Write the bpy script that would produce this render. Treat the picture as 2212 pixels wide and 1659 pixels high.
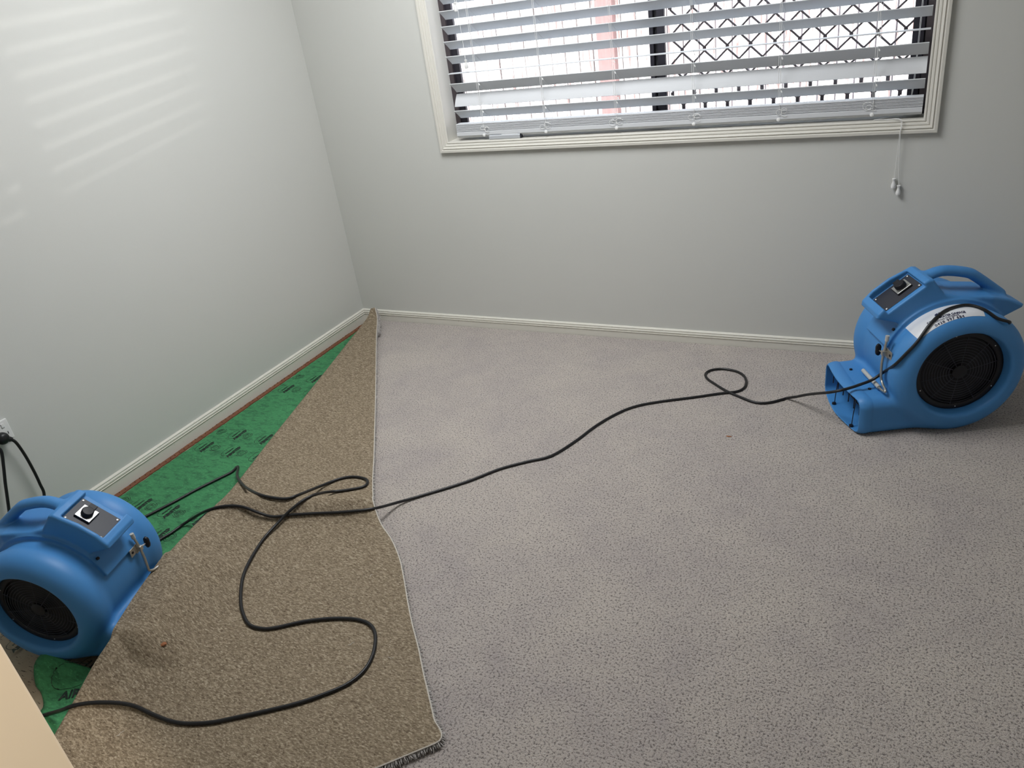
import bpy, bmesh, math, random
import numpy as np
from mathutils import Vector, Matrix, Euler

for o in list(bpy.data.objects): bpy.data.objects.remove(o, do_unlink=True)
scene = bpy.context.scene
COL = scene.collection

# ---------------------------------------------------------------- camera
cam_d = bpy.data.cameras.new('camera'); cam = bpy.data.objects.new('camera', cam_d); COL.objects.link(cam)
yaw, pit, rol = 0.519312258, 1.09876529, -0.146021638
cam.matrix_world = Matrix.Translation((2.62413, -3.09146, 1.5)) @ (Matrix.Rotation(yaw,4,'Z') @ Matrix.Rotation(pit,4,'X') @ Matrix.Rotation(rol,4,'Z'))
cam_d.sensor_width = 36; cam_d.lens = 1663.795/2212*36; cam_d.clip_start = .02
scene.camera = cam

# ---------------------------------------------------------------- light
scene.view_settings.view_transform = 'Standard'; scene.view_settings.look = 'None'
scene.view_settings.gamma = 1; scene.view_settings.use_curve_mapping = False
scene.view_settings.exposure = 0.0
w = bpy.data.worlds.new('world'); scene.world = w; w.use_nodes = True
bg = w.node_tree.nodes['Background']; bg.inputs[0].default_value = (.72,.84,1,1); bg.inputs[1].default_value = 5.0

def lamp(name, kind, loc, energy, color, look=None, **kw):
    d = bpy.data.lights.new(name, kind); d.energy = energy; d.color = color
    for k, v in kw.items(): setattr(d, k, v)
    o = bpy.data.objects.new(name, d); COL.objects.link(o); o.location = loc
    if look is not None: o.rotation_euler = (Vector(look)-Vector(loc)).to_track_quat('-Z','Y').to_euler()
    return o
# sun over the roof, on the fence outside the window
lamp('sun', 'SUN', (0,-6,8), 13.5, (1,.96,.9), look=(-1.5,1.2,1.0), angle=math.radians(.6))
# spot standing in for sun reflected by something unseen, raking through the slats onto the left wall
lamp('reflected_sun_stand_in', 'SPOT', (7.0,5.2,2.03), 560.0, (1,.97,.92), look=(1.2,.4,1.6), shadow_soft_size=.035, spot_size=math.radians(75), spot_blend=.2)
# the window opening guides sky light into the room
_p = lamp('window_portal', 'AREA', (1.672,.16,1.49), 1.0, (1,1,1), look=(1.672,-3,1.49), shape='RECTANGLE', size=1.9, size_y=1.14); _p.data.cycles.is_portal = True
# added fill: soft disk overhead, and a narrow warm spot brightening the door leaf
lamp('overhead_fill', 'AREA', (1.28,-1.05,2.36), 43.0, (.97,.985,1.0), look=(1.28,-1.05,0), shape='DISK', size=1.1)
lamp('door_fill_spot', 'SPOT', (3.3,-3.05,2.2), 165.0, (1,.87,.72), look=(1.589,-2.95,.60), shadow_soft_size=.05, spot_size=math.radians(20), spot_blend=.4)

# ---------------------------------------------------------------- helpers
def link(name, me, mat=None, parent=None, smooth=False):
    o = bpy.data.objects.new(name, me); COL.objects.link(o)
    if mat is not None: me.materials.append(mat)
    if parent is not None: o.parent = parent
    if smooth:
        me.polygons.foreach_set('use_smooth', [True]*len(me.polygons))
    return o
def empty(name, loc=(0,0,0), rot=None):
    o = bpy.data.objects.new(name, None); COL.objects.link(o); o.location = loc; o.empty_display_size = .05
    if rot is not None: o.rotation_euler = rot
    return o
def tag(o, label=None, cat=None, group=None, kind=None):
    if label: o['label'] = label
    if cat: o['category'] = cat
    if group: o['group'] = group
    if kind: o['kind'] = kind
    return o
class MB:
    """collects shapes into one mesh"""
    def __init__(s): s.v = []; s.f = []; s.sm = []
    def add(s, v, f, smooth=False):
        n = len(s.v); s.v += [tuple(p) for p in v]; s.f += [tuple(i+n for i in q) for q in f]; s.sm += [smooth]*len(f); return s
    def box(s, x0,x1,y0,y1,z0,z1, M=None):
        v = [(x,y,z) for z in (z0,z1) for y in (y0,y1) for x in (x0,x1)]
        if M is not None: v = [tuple(M @ Vector(p)) for p in v]
        return s.add(v, [(0,2,3,1),(4,5,7,6),(0,1,5,4),(2,6,7,3),(0,4,6,2),(1,3,7,5)])
    def tube(s, P, r, n=8, cap=True, closed=False):
        P = [Vector(p) for p in P]; m = len(P); rs = r if hasattr(r,'__len__') else [r]*m
        T = []
        for i in range(m):
            a = P[(i-1)%m] if closed else P[max(i-1,0)]; b = P[(i+1)%m] if closed else P[min(i+1,m-1)]
            t = (b-a); T.append(t.normalized() if t.length > 1e-9 else Vector((0,0,1)))
        u = T[0].orthogonal().normalized(); v = []
        for i in range(m):
            u = (u - T[i]*u.dot(T[i])); u = u.normalized() if u.length > 1e-6 else T[i].orthogonal().normalized()
            w_ = T[i].cross(u)
            for k in range(n):
                a = 2*math.pi*k/n; v.append(P[i]+(u*math.cos(a)+w_*math.sin(a))*rs[i])
        f = []
        for i in range(m if closed else m-1):
            j = (i+1)%m
            for k in range(n): f.append((i*n+k, i*n+(k+1)%n, j*n+(k+1)%n, j*n+k))
        if cap and not closed: f.append(tuple(range(n-1,-1,-1))); f.append(tuple((m-1)*n+k for k in range(n)))
        return s.add(v, f, True)
    def lathe(s, prof, M=None, n=24):
        v = []; f = []; m = len(prof)
        for (r, z) in prof:
            for k in range(n):
                a = 2*math.pi*k/n; v.append(Vector((r*math.cos(a), r*math.sin(a), z)))
        for i in range(m-1):
            for k in range(n): f.append((i*n+k, i*n+(k+1)%n, (i+1)*n+(k+1)%n, (i+1)*n+k))
        f.append(tuple(range(n-1,-1,-1))); f.append(tuple((m-1)*n+k for k in range(n)))
        if M is not None: v = [M @ p for p in v]
        return s.add(v, f, True)
    def sweep(s, prof, path_fn, ts):
        """profile points (a,b) swept: path_fn(t, a, b) -> point"""
        m = len(prof); v = [path_fn(t,a,b) for t in ts for (a,b) in prof]; f = []
        for i in range(len(ts)-1):
            for k in range(m-1): f.append((i*m+k, i*m+k+1, (i+1)*m+k+1, (i+1)*m+k))
        f.append(tuple(range(m-1,-1,-1))); f.append(tuple((len(ts)-1)*m+k for k in range(m)))
        return s.add(v, f)
    def build(s, name, mat, parent=None, bevel=0, auto=True):
        me = bpy.data.meshes.new(name); me.from_pydata([tuple(p) for p in s.v], [], s.f); me.update()
        bm = bmesh.new(); bm.from_mesh(me); bmesh.ops.recalc_face_normals(bm, faces=bm.faces); bm.to_mesh(me); bm.free()
        me.polygons.foreach_set('use_smooth', s.sm)
        o = link(name, me, mat, parent)
        if any(s.sm):
            me.set_sharp_from_angle(angle=math.radians(45))
        if bevel:
            b = o.modifiers.new('bevel','BEVEL'); b.width = bevel; b.segments = 2; b.limit_method = 'ANGLE'; b.angle_limit = math.radians(40)
        return o
def crom(P, k=6):
    P = [Vector(p) for p in P]; out = []
    for i in range(len(P)-1):
        a = P[max(i-1,0)]; b = P[i]; c = P[i+1]; d = P[min(i+2,len(P)-1)]
        for j in range(k):
            t = j/k; out.append(.5*((2*b)+(-a+c)*t+(2*a-5*b+4*c-d)*t*t+(-a+3*b-3*c+d)*t**3))
    out.append(P[-1]); return out

# ---------------------------------------------------------------- materials
class Mat:
    def __init__(s, name, col=(.5,.5,.5), rough=.5, metal=0, spec=.5):
        s.m = bpy.data.materials.new(name); s.m.use_nodes = True; s.t = s.m.node_tree; s.n = s.t.nodes; s.l = s.t.links
        s.b = s.n['Principled BSDF']; s.b.inputs['Base Color'].default_value = (*col,1)
        s.b.inputs['Roughness'].default_value = rough; s.b.inputs['Metallic'].default_value = metal
        s.b.inputs['Specular IOR Level'].default_value = spec
        s.tc = s.n.new('ShaderNodeTexCoord'); s.src = s.tc.outputs['Object']; s.disp = None
    def mapping(s, scale=(1,1,1), rot=(0,0,0)):
        n = s.n.new('ShaderNodeMapping'); n.inputs['Scale'].default_value = scale; n.inputs['Rotation'].default_value = rot
        s.l.new(s.tc.outputs['Object'], n.inputs['Vector']); return n.outputs[0]
    def noise(s, scale, detail=3, rough=.55, src=None, dist=0):
        n = s.n.new('ShaderNodeTexNoise'); n.inputs['Scale'].default_value = scale; n.inputs['Detail'].default_value = detail
        n.inputs['Roughness'].default_value = rough; n.inputs['Distortion'].default_value = dist
        s.l.new(src or s.src, n.inputs['Vector']); return n.outputs[0]
    def voro(s, scale, src=None, feature='F1'):
        n = s.n.new('ShaderNodeTexVoronoi'); n.inputs['Scale'].default_value = scale; n.feature = feature
        s.l.new(src or s.src, n.inputs['Vector']); return n.outputs[0]
    def ramp(s, fac, stops):
        n = s.n.new('ShaderNodeValToRGB'); e = n.color_ramp.elements
        while len(e) < len(stops): e.new(.5)
        for i, (p, c) in enumerate(stops):
            e[i].position = p; e[i].color = (*c,1) if len(c) == 3 else c
        s.l.new(fac, n.inputs[0]); return n.outputs[0]
    def mix(s, fac, a, b, mode='MIX'):
        n = s.n.new('ShaderNodeMix'); n.data_type = 'RGBA'; n.blend_type = mode
        if isinstance(fac, (int,float)): n.inputs[0].default_value = fac
        else: s.l.new(fac, n.inputs[0])
        for k, x in ((6,a),(7,b)):
            if isinstance(x, tuple): n.inputs[k].default_value = (*x,1)
            else: s.l.new(x, n.inputs[k])
        return n.outputs[2]
    def math(s, op, a, b=0.):
        n = s.n.new('ShaderNodeMath'); n.operation = op
        for k, x in ((0,a),(1,b)):
            if isinstance(x,(int,float)): n.inputs[k].default_value = x
            else: s.l.new(x, n.inputs[k])
        return n.outputs[0]
    def color(s, out): s.l.new(out, s.b.inputs['Base Color']); return s
    def bump(s, h, strength=.3, dist=.002):
        n = s.n.new('ShaderNodeBump'); n.inputs['Strength'].default_value = strength; n.inputs['Distance'].default_value = dist
        s.l.new(h, n.inputs['Height']); s.l.new(n.outputs[0], s.b.inputs['Normal']); return s

M = {}
def wallmat(name, a, b):
    m = Mat(name, a, .85, spec=.2); m.color(m.mix(m.noise(1.1,2), a, b)); m.bump(m.noise(260,2), .12, .001); return m.m
M['wall'] = wallmat('wall_paint', (.60,.605,.575), (.63,.63,.60))
M['ceiling'] = wallmat('ceiling_paint', (.78,.78,.77), (.8,.8,.79))
M['trim'] = Mat('trim_gloss_paint', (.72,.70,.64), .35, spec=.4).m
m = Mat('skirting_paint', (.72,.70,.63), .38, spec=.4)
m.color(m.mix(m.ramp(m.noise(70,3,.6), [(.70,(0,0,0)),(.76,(1,1,1))]), (.72,.70,.63), (.42,.38,.32))); M['skirt'] = m.m
M['door'] = Mat('door_paint', (.80,.70,.55), .5, spec=.3).m
m = Mat('subfloor_board', (.4,.35,.28), .8)
pm = m.mapping((6,30,6), (0,0,.5))
c = m.mix(m.noise(9,4), (.42,.37,.27), (.20,.15,.10)); c = m.mix(m.ramp(m.noise(8,4,.6,pm), [(.60,(0,0,0)),(.68,(1,1,1))]), c, (.05,.035,.025))
m.color(c); m.bump(m.noise(60,4), .3, .002); M['floor'] = m.m
# carpet pile
m = Mat('carpet_pile', (.3,.28,.27), 1.0, spec=.05)
f1 = m.noise(175,3,.7); f2 = m.voro(240)
big = m.ramp(m.noise(3.2,4,.55,dist=.4), [(.33,(0,0,0)),(.66,(1,1,1))]); mid = m.ramp(m.noise(14,4,.6), [(.35,(0,0,0)),(.68,(1,1,1))])
c = m.mix(big, (.46,.405,.385), (.57,.505,.45)); c = m.mix(m.math('MULTIPLY', mid, .4), c, (.64,.57,.51))
c = m.mix(m.ramp(f1, [(.38,(1,1,1)),(.48,(0,0,0))]), c, (.17,.145,.135))
c = m.mix(m.ramp(f1, [(.56,(0,0,0)),(.72,(1,1,1))]), c, (.58,.54,.52))
m.color(c); m.bump(m.math('ADD', f1, m.math('MULTIPLY', m.noise(30,3), .6)), 1.0, .008)
m.b.inputs['Sheen Weight'].default_value = .25; m.b.inputs['Sheen Roughness'].default_value = .6; M['carpet'] = m.m
m = Mat('carpet_tuft', (.50,.475,.45), 1.0, spec=.05); m.color(m.mix(m.noise(120,2), (.36,.34,.33), (.66,.63,.60))); M['tuft'] = m.m
m = Mat('pale_binding_thread', (.6,.56,.5), .95, spec=.1); M['thread'] = m.m
# carpet backing
m = Mat('felt_backing', (.2,.16,.12), .95, spec=.1)
pm = m.mapping((1,2.6,1), (0,0,.9))
n1 = m.noise(105,4,.7,pm,.6); n2 = m.noise(5,3); n3 = m.noise(45,4,.6,pm)
c = m.mix(n2, (.185,.143,.097), (.232,.182,.124))
c = m.mix(m.ramp(n1, [(.51,(0,0,0)),(.66,(1,1,1))]), c, (.45,.385,.285))
c = m.mix(m.ramp(n3, [(.50,(0,0,0)),(.74,(.75,.75,.75))]), c, (.40,.33,.235))
c = m.mix(m.ramp(n1, [(.34,(1,1,1)),(.46,(0,0,0))]), c, (.105,.078,.052))
m.color(c); m.bump(n1, .35, .002); M['backing'] = m.m
# underlay
m = Mat('green_foam_underlay', (.05,.3,.12), .75, spec=.3)
pm = m.mapping((1,2.2,1), (0,0,.15))
n1 = m.noise(26,5,.7,pm,.4); n2 = m.noise(7,3); n3 = m.noise(90,3,.6,pm)
c = m.mix(n2, (.038,.19,.075), (.066,.28,.115)); c = m.mix(m.ramp(n1, [(.46,(0,0,0)),(.66,(.85,.85,.85))]), c, (.024,.105,.05))
c = m.mix(m.ramp(n3, [(.58,(0,0,0)),(.72,(.7,.7,.7))]), c, (.10,.42,.17)); m.color(c); m.bump(n1, .3, .003); M['underlay'] = m.m
M['ink'] = Mat('black_print', (.006,.018,.012), .6).m
m = Mat('gripper_timber', (.25,.1,.05), .8); pm = m.mapping((40,4,40)); m.color(m.mix(m.noise(5,4,.6,pm), (.075,.025,.015), (.30,.12,.055))); m.bump(m.noise(9,3,.6,pm), .5,.003); M['gripper'] = m.m
M['rust'] = Mat('rusty_nail', (.02,.012,.01), .7, .3).m
# fan
m = Mat('blue_moulded_plastic', (.055,.22,.52), .42, spec=.45); m.color(m.mix(m.noise(3,3), (.055,.232,.545), (.066,.262,.59))); m.bump(m.noise(700,2), .10, .0006); M['blue'] = m.m; m.b.inputs['Roughness'].default_value = .48
M['black'] = Mat('black_plastic', (.010,.010,.014), .45, spec=.35).m
M['grille'] = Mat('black_wire', (.034,.036,.050), .4, spec=.4).m
M['panel'] = Mat('dark_panel', (.035,.037,.048), .42, spec=.4).m
M['steel'] = Mat('brushed_steel', (.62,.62,.60), .32, 1).m
M['rod'] = Mat('zinc_rod', (.50,.48,.43), .38, .85).m
M['sleeve'] = Mat('clear_grey_sleeve', (.50,.50,.47), .4).m
M['rubber'] = Mat('black_cord_rubber', (.012,.012,.013), .38, spec=.4).m
M['sticker'] = Mat('white_sticker', (.74,.76,.80), .35, spec=.4).m
M['navy'] = Mat('navy_print', (.012,.014,.055), .5).m
M['white'] = Mat('white_plastic', (.80,.80,.79), .35).m
# window and blind
M['slat'] = Mat('blind_slat_white', (.62,.635,.655), .6, spec=.25).m
M['cordw'] = Mat('white_blind_cord', (.85,.85,.84), .7).m
M['alu'] = Mat('bronze_window_frame', (.085,.070,.075), .45, .3).m
M['alud'] = Mat('dark_window_track', (.030,.027,.036), .45, .3).m
M['grid'] = Mat('bronze_security_grille', (.07,.055,.06), .5, .2).m
m = Mat('window_glass', (1,1,1), 0.0)
tr = m.n.new('ShaderNodeBsdfTransparent'); gl = m.n.new('ShaderNodeBsdfGlossy'); gl.inputs['Roughness'].default_value = .02; fr = m.n.new('ShaderNodeFresnel'); fr.inputs[0].default_value = 1.3; mx = m.n.new('ShaderNodeMixShader')
m.l.new(fr.outputs[0], mx.inputs[0]); m.l.new(tr.outputs[0], mx.inputs[1]); m.l.new(gl.outputs[0], mx.inputs[2]); m.l.new(mx.outputs[0], m.n['Material Output'].inputs[0]); M['glass'] = m.m
m = Mat('weathered_paling', (.6,.55,.52), .9); pm = m.mapping((18,18,1.2))
n = m.noise(3,5,.7,pm,.4); c = m.mix(m.noise(1.3,2), (.62,.58,.56), (.72,.68,.66)); c = m.mix(m.ramp(n, [(.49,(0,0,0)),(.60,(1,1,1))]), c, (.20,.125,.115)); m.color(c); M['paling'] = m.m
m = Mat('red_post', (.3,.15,.12), .9); pm = m.mapping((18,18,1.2)); m.color(m.mix(m.noise(4,5,.7,pm), (.27,.165,.155), (.13,.07,.065))); M['post'] = m.m
M['ground'] = Mat('yard_ground', (.45,.42,.38), .95).m
M['paper'] = Mat('paper_label', (.8,.8,.8), .6).m
M['redp'] = Mat('red_print', (.7,.06,.05), .6).m
m = Mat('orange_wood_chip', (.38,.14,.05), .8); m.color(m.mix(m.noise(200,3), (.45,.17,.06), (.16,.06,.03))); M['chip'] = m.m

# ================================================================ SETTING
ROOM_X, ROOM_Y, ROOM_Z = 3.75, -4.3, 2.4
def struct(name, mb, mat, bevel=0, label=None):
    o = mb.build(name, mat, bevel=bevel); tag(o, label, None, None, 'structure'); return o
struct('floor', MB().box(-.1,ROOM_X+.1,ROOM_Y-.1,.12,-.12,-.018), M['floor'], label='bare mottled subfloor showing where the carpet and underlay are pulled back')
struct('ceiling', MB().box(-.1,ROOM_X+.1,ROOM_Y-.1,.12,ROOM_Z,ROOM_Z+.1), M['ceiling'])
struct('wall_left', MB().box(-.1,0,ROOM_Y-.1,.12,-.12,ROOM_Z), M['wall'], label='plain grey painted wall left of the corner, streaked with light')
struct('wall_right', MB().box(ROOM_X,ROOM_X+.1,ROOM_Y-.1,.12,-.12,ROOM_Z), M['wall'])
struct('wall_rear', MB().box(0,ROOM_X,ROOM_Y-.1,ROOM_Y,-.12,ROOM_Z), M['wall'])
WX0,WX1,WZ0,WZ1 = .717,2.627,.916,2.06
mb = MB().box(0,WX0-.01,0,.12,-.12,ROOM_Z).box(WX1+.01,ROOM_X,0,.12,-.12,ROOM_Z).box(WX0-.01,WX1+.01,0,.12,-.12,WZ0-.01).box(WX0-.01,WX1+.01,0,.12,WZ1+.01,ROOM_Z)
struct('wall_back', mb, M['wall'], label='grey painted wall holding the window')
struct('ground', MB().box(-12,14,.13,14,-.45,-.25), M['ground'])
# skirting boards
PR = [(0,-.016),(.0125,-.016),(.0125,.0300),(.0135,.0312),(.0150,.0325),(.0150,.0345),(.0110,.0355),(.0108,.0372),(.0130,.0392),(.0138,.0420),(.0130,.0455),(.0100,.0472),(.0092,.0484),(.0108,.0502),(.0108,.0530),(.0090,.0553),(.0050,.0570),(0,.0575)]
def skirting(name, fn, ts, label=None): struct(name, MB().sweep(PR, fn, ts), M['skirt'], label=label)
skirting('baseboard_back', lambda t,a,b: (a+(ROOM_X-2*a)*t, -a, b), [0,1], 'cream skirting board under the window wall')
skirting('baseboard_left', lambda t,a,b: (a, -a+(ROOM_Y+a)*t, b), [0,1], 'cream skirting board along the left wall')
skirting('baseboard_right', lambda t,a,b: (ROOM_X-a, -a+(ROOM_Y+a)*t, b), [0,1])
# window
win = empty('window_1', ((WX0+WX1)/2,.06,WZ0)); tag(win, 'wide window with dark frame and diamond security grille on its right half', kind='structure')
def wp(mb, name, mat, bevel=0, parent=None):
    o = mb.build(name, mat, None, bevel=bevel)
    o.data.transform(Matrix.Translation(-Vector(((WX0+WX1)/2,.06,WZ0)))); o.parent = win; return o
wp(MB().box(WX0-.012,WX0,-.001,.145,WZ0-.012,WZ1+.012).box(WX1,WX1+.012,-.001,.145,WZ0-.012,WZ1+.012)
   .box(WX0,WX1,-.001,.145,WZ0-.012,WZ0).box(WX0,WX1,-.001,.145,WZ1,WZ1+.012), 'window_reveal', M['trim'])
CP = [(0,0),(0,.010),(.003,.0115),(.0065,.0115),(.008,.009),(.010,.009),(.0125,.0125),(.018,.0135),(.0195,.0115),(.0225,.0115),(.024,.0155),(.029,.0175),(.0315,.013),(.033,.013),(.0345,.0165),(.037,.0175),(.046,.0165),(.047,.014),(.047,0)]
def casing(t, a, b):
    q = [(WX0-a, WZ0-a), (WX1+a, WZ0-a), (WX1+a, WZ1+a), (WX0-a, WZ1+a)][t%4]; return (q[0], -b, q[1])
mb = MB()
for k in range(4): mb.sweep(CP, casing, [k,k+1])
wp(mb, 'window_casing', M['trim'])
FY0,FY1 = .100,.140
def frame(x0,x1,z0,z1,w_,y0,y1,mb=None):
    mb = mb or MB(); return mb.box(x0,x0+w_,y0,y1,z0,z1).box(x1-w_,x1,y0,y1,z0,z1).box(x0+w_,x1-w_,y0,y1,z0,z0+w_).box(x0+w_,x1-w_,y0,y1,z1-w_,z1)
wp(frame(WX0,WX1,WZ0,WZ1,.022,FY0-.01,FY1), 'window_frame', M['alu'])
mb = frame(WX0+.022,1.70,WZ0+.02,WZ1-.02,.030,FY0+.002,FY0+.018); wp(mb, 'sliding_sash', M['alud'])
mb = frame(1.652,WX1-.022,WZ0+.02,WZ1-.02,.034,FY0+.020,FY0+.036); mb.box(1.640,1.656,FY0-.004,FY0+.02,WZ0+.02,WZ1-.02); mb.box(2.565,2.60,FY0+.0,FY0+.02,WZ0+.02,WZ1-.02); wp(mb, 'fixed_sash', M['alud'])
wp(MB().box(WX0+.05,1.67,FY0+.008,FY0+.011,WZ0+.04,WZ1-.04), 'window_pane', M['glass'])
wp(MB().box(1.684,WX1-.05,FY0+.027,FY0+.030,WZ0+.04,WZ1-.04), 'window_pane', M['glass'])
mb = MB(); P_, RZ = .0875, .0525; gx = 1.842-2*P_
def bar(a, b, wd, th, y):
    a = Vector((a[0],y,a[1])); b = Vector((b[0],y,b[1])); d = (b-a).normalized(); n = Vector((-d.z,0,d.x))*wd/2; e = Vector((0,th/2,0))
    v = [a-n-e,a+n-e,a+n+e,a-n+e,b-n-e,b+n-e,b+n+e,b-n+e]; mb.add(v, [(0,1,2,3),(7,6,5,4),(0,4,5,1),(1,5,6,2),(2,6,7,3),(3,7,4,0)])
for r in range(-2, 22):
    z = .98+r*RZ
    if not (WZ0+.01 < z+RZ < WZ1): continue
    for c_ in range(0, 11):
        x = gx+(c_+(.5 if r%2 else 0))*P_
        if 1.68 < x < 2.585:
            bar((x,z+.006),(x,z-.006) if z-.006 > WZ0+.03 else (x,z), .013, .007, .150)
            for sx in (-1,1):
                if 1.68 < x+sx*P_/2 < 2.59 and z+RZ < WZ1-.03: bar((x,z+.006),(x+sx*P_/2, z+RZ-.006), .0068, .006, .150)
wp(mb, 'security_grille', M['grid'])
wp(frame(1.655,2.60,WZ0+.012,WZ1-.01,.02,.145,.157), 'grille_frame', M['alu'])
# door leaf standing open beside the camera
door = empty('door_1', (1.5715,-3.55,0)); tag(door, 'peach cream door leaf standing open, close in the lower left corner', kind='structure')
o = MB().box(-.0175,.0175,0,.80,-.012,2.04).build('door_leaf', M['door'], door, bevel=.004)
for z in (.25,1.05,1.8): MB().lathe([(.006,-.045),(.006,.045)], Matrix.Translation((.0185,-.004,z)), 12).build('door_hinge', M['steel'], door)
# wall the door hangs from
struct('wall_front', MB().box(0,1.585,-3.66,-3.56,-.12,ROOM_Z), M['wall'])

# ================================================================ OUTSIDE
fence = empty('paling_fence', (0,2.6,-.25)); tag(fence, 'sunlit timber paling fence seen through the blind', 'fence')
mb = MB(); rnd = random.Random(4)
for i in range(-50, 75):
    x = -.43+i*.11; mb.box(x+.0015,x+.1010,rnd.uniform(-.004,.004),.018,0,1.90+rnd.uniform(-.006,.006))
mb.build('fence_paling', M['paling'], fence)
MB().box(-6,8,.030,.045,0,1.86).build('paling_gap_shade', Mat('painted_gap_shade', (.15,.14,.165), .9).m, fence)  # dark sheet added behind the palings, its colour gives the gaps their shade
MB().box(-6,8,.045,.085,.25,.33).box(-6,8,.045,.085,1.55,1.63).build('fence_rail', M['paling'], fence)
for x in (.57,3.3,-2.2): MB().box(x-.062,x+.062,-.075,-.005,0,1.90).build('fence_post', M['post'], fence)

# ================================================================ BLIND
BX0,BX1 = .763,2.620; BO = Vector(((BX0+BX1)/2,.03,2.03))
blind = empty('venetian_blind', BO); tag(blind, 'white wide slat venetian blind hanging inside the window, bottom slats stacked', 'window blind')
def bp(mb, name, mat, bevel=0, parent=None):
    mb.v = [tuple(Vector(p)-BO) for p in mb.v]; return mb.build(name, mat, parent or blind, bevel=bevel)
def slat_mesh(y0,z0,y1,z1):
    d = Vector((0,y1-y0,z1-z0)); L = d.length; d.normalize(); n = Vector((0,-d.z,d.y)); mb = MB(); v = []; K = 6
    for x in (BX0,BX1):
        for k in range(K+1):
            t = k/K; b = .0022*4*t*(1-t)
            v.append(Vector((x,y0,z0))+d*L*t+n*(b+.0015))
        for k in range(K,-1,-1):
            t = k/K; b = .0022*4*t*(1-t)
            v.append(Vector((x,y0,z0))+d*L*t+n*(b-.0015))
    m_ = 2*(K+1); f = [(k,(k+1)%m_,m_+(k+1)%m_,m_+k) for k in range(m_)]+[tuple(range(m_-1,-1,-1)), tuple(m_+k for k in range(m_))]
    return mb.add(v, f)
rows = [(.006,1.045,.056,1.0075),(.0195,1.0606,.0535,1.1095),(.005,1.1583,.054,1.1180),(.004,1.1990,.062,1.1955)]
zz = 1.2690
while zz < 1.97: rows.append((.006,zz,.0545,zz-.0335)); zz += .0590
for i, r in enumerate(rows): bp(slat_mesh(*r), 'slat', M['slat'])
for k in range(7): bp(slat_mesh(.002+.001*(k%2),.9575+k*.0047,.059,.9560+k*.0047), 'slat', M['slat'])
mb = MB(); RP = [(-.001,.954),(-.002,.938),(.010,.9285),(.050,.9285),(.058,.938),(.057,.954)]
mb.add([(x,y,z) for x in (BX0,BX1) for (y,z) in RP], [tuple(range(5,-1,-1)), tuple(range(6,12))]+[(k,(k+1)%6,6+(k+1)%6,6+k) for k in range(6)])
bp(mb, 'bottom_rail', M['slat'], bevel=.0015)
bp(MB().box(BX0,BX1,-.002,.055,1.99,2.045), 'head_rail', M['slat'], bevel=.002)
rnd = random.Random(9)
for x in (.905,1.205,1.520,1.835,2.150,2.465):
    mb = MB(); r = .0008
    mb.tube([(x,-.001,1.99),(x,.001,1.2),(x+.001,.002,1.06),(x,.0,.99),(x,-.003,.955)], r, 5)
    mb.tube([(x+.004,.061,1.99),(x+.004,.062,1.1),(x+.004,.060,.96)], r, 5)
    mb.tube([(x-.006,.000,1.99),(x-.006,.000,1.10),(x-.004,-.002,.99)], r, 5)
    for (y0,z0,y1,z1) in rows: mb.tube([(x,y0-.005,z0-.001),(x+.004,y1+.006,z1-.004)], r, 5)
    for (y0,z0,y1,z1) in rows[:4]: mb.tube([(x+.004,y0-.003,z0-.006),(x+.007,y0-.004,z0-.014)], .0024, 6)
    for k in range(3):   # slack loops at the stack
        cx = x+rnd.uniform(-.022,.022); w_ = rnd.uniform(.010,.022); h_ = rnd.uniform(.007,.014)
        mb.tube([(cx+w_*math.cos(a),-.005,.968+h_*math.sin(a)-.004*k) for a in np.linspace(.3,5.6,14)], r, 5)
    mb.lathe([(.007,0),(.007,.0015),(.004,.003)], Matrix.Translation((x-.002,-.003,.9375)) @ Matrix.Rotation(math.pi/2,4,'X'), 12)
    bp(mb, 'ladder_cord', M['cordw'])
TP = [(.0030,.0),(.0052,.001),(.0052,.004),(.0035,.007),(.0036,.013),(.0062,.023),(.0068,.030),(.0055,.035),(.0015,.036)]
def tassel(x, y, z, name='cord_tassel'):
    mb = MB().lathe([(r*1.25,-h) for r,h in TP][::-1], Matrix.Translation((x,y,z)), 16); bp(mb, name, M['white'])
bp(MB().tube([(.855,-.004,1.99),(.8555,-.006,1.52),(.8555,-.006,1.470)], .0009, 5), 'tilt_cord', M['cordw']); tassel(.8555,-.006,1.474)
bp(MB().tube([(.862,-.004,1.99),(.8635,-.006,1.48),(.8665,-.007,1.250)], .0009, 5), 'tilt_cord', M['cordw']); tassel(.8668,-.007,1.252)
lift = [(2.585,.070,1.99),(2.585,.072,1.2),(2.58,.070,.98),(2.56,.055,.921),(2.50,.020,.9185),(2.47,-.004,.919),(2.51,-.008,.9195),(2.556,-.0195,.918)]
bp(MB().tube(crom(lift+[(2.5575,-.0205,.87),(2.556,-.012,.80),(2.5535,-.010,.712)],4), .0009, 5), 'lift_cord', M['cordw']); tassel(2.5535,-.010,.714)
bp(MB().tube(crom([(p[0]+.003,p[1]-.001,p[2]+.001) for p in lift]+[(2.560,-.0205,.87),(2.564,-.012,.76),(2.5705,-.010,.688)],4), .0009, 5), 'lift_cord', M['cordw']); tassel(2.5710,-.010,.689)

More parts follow.
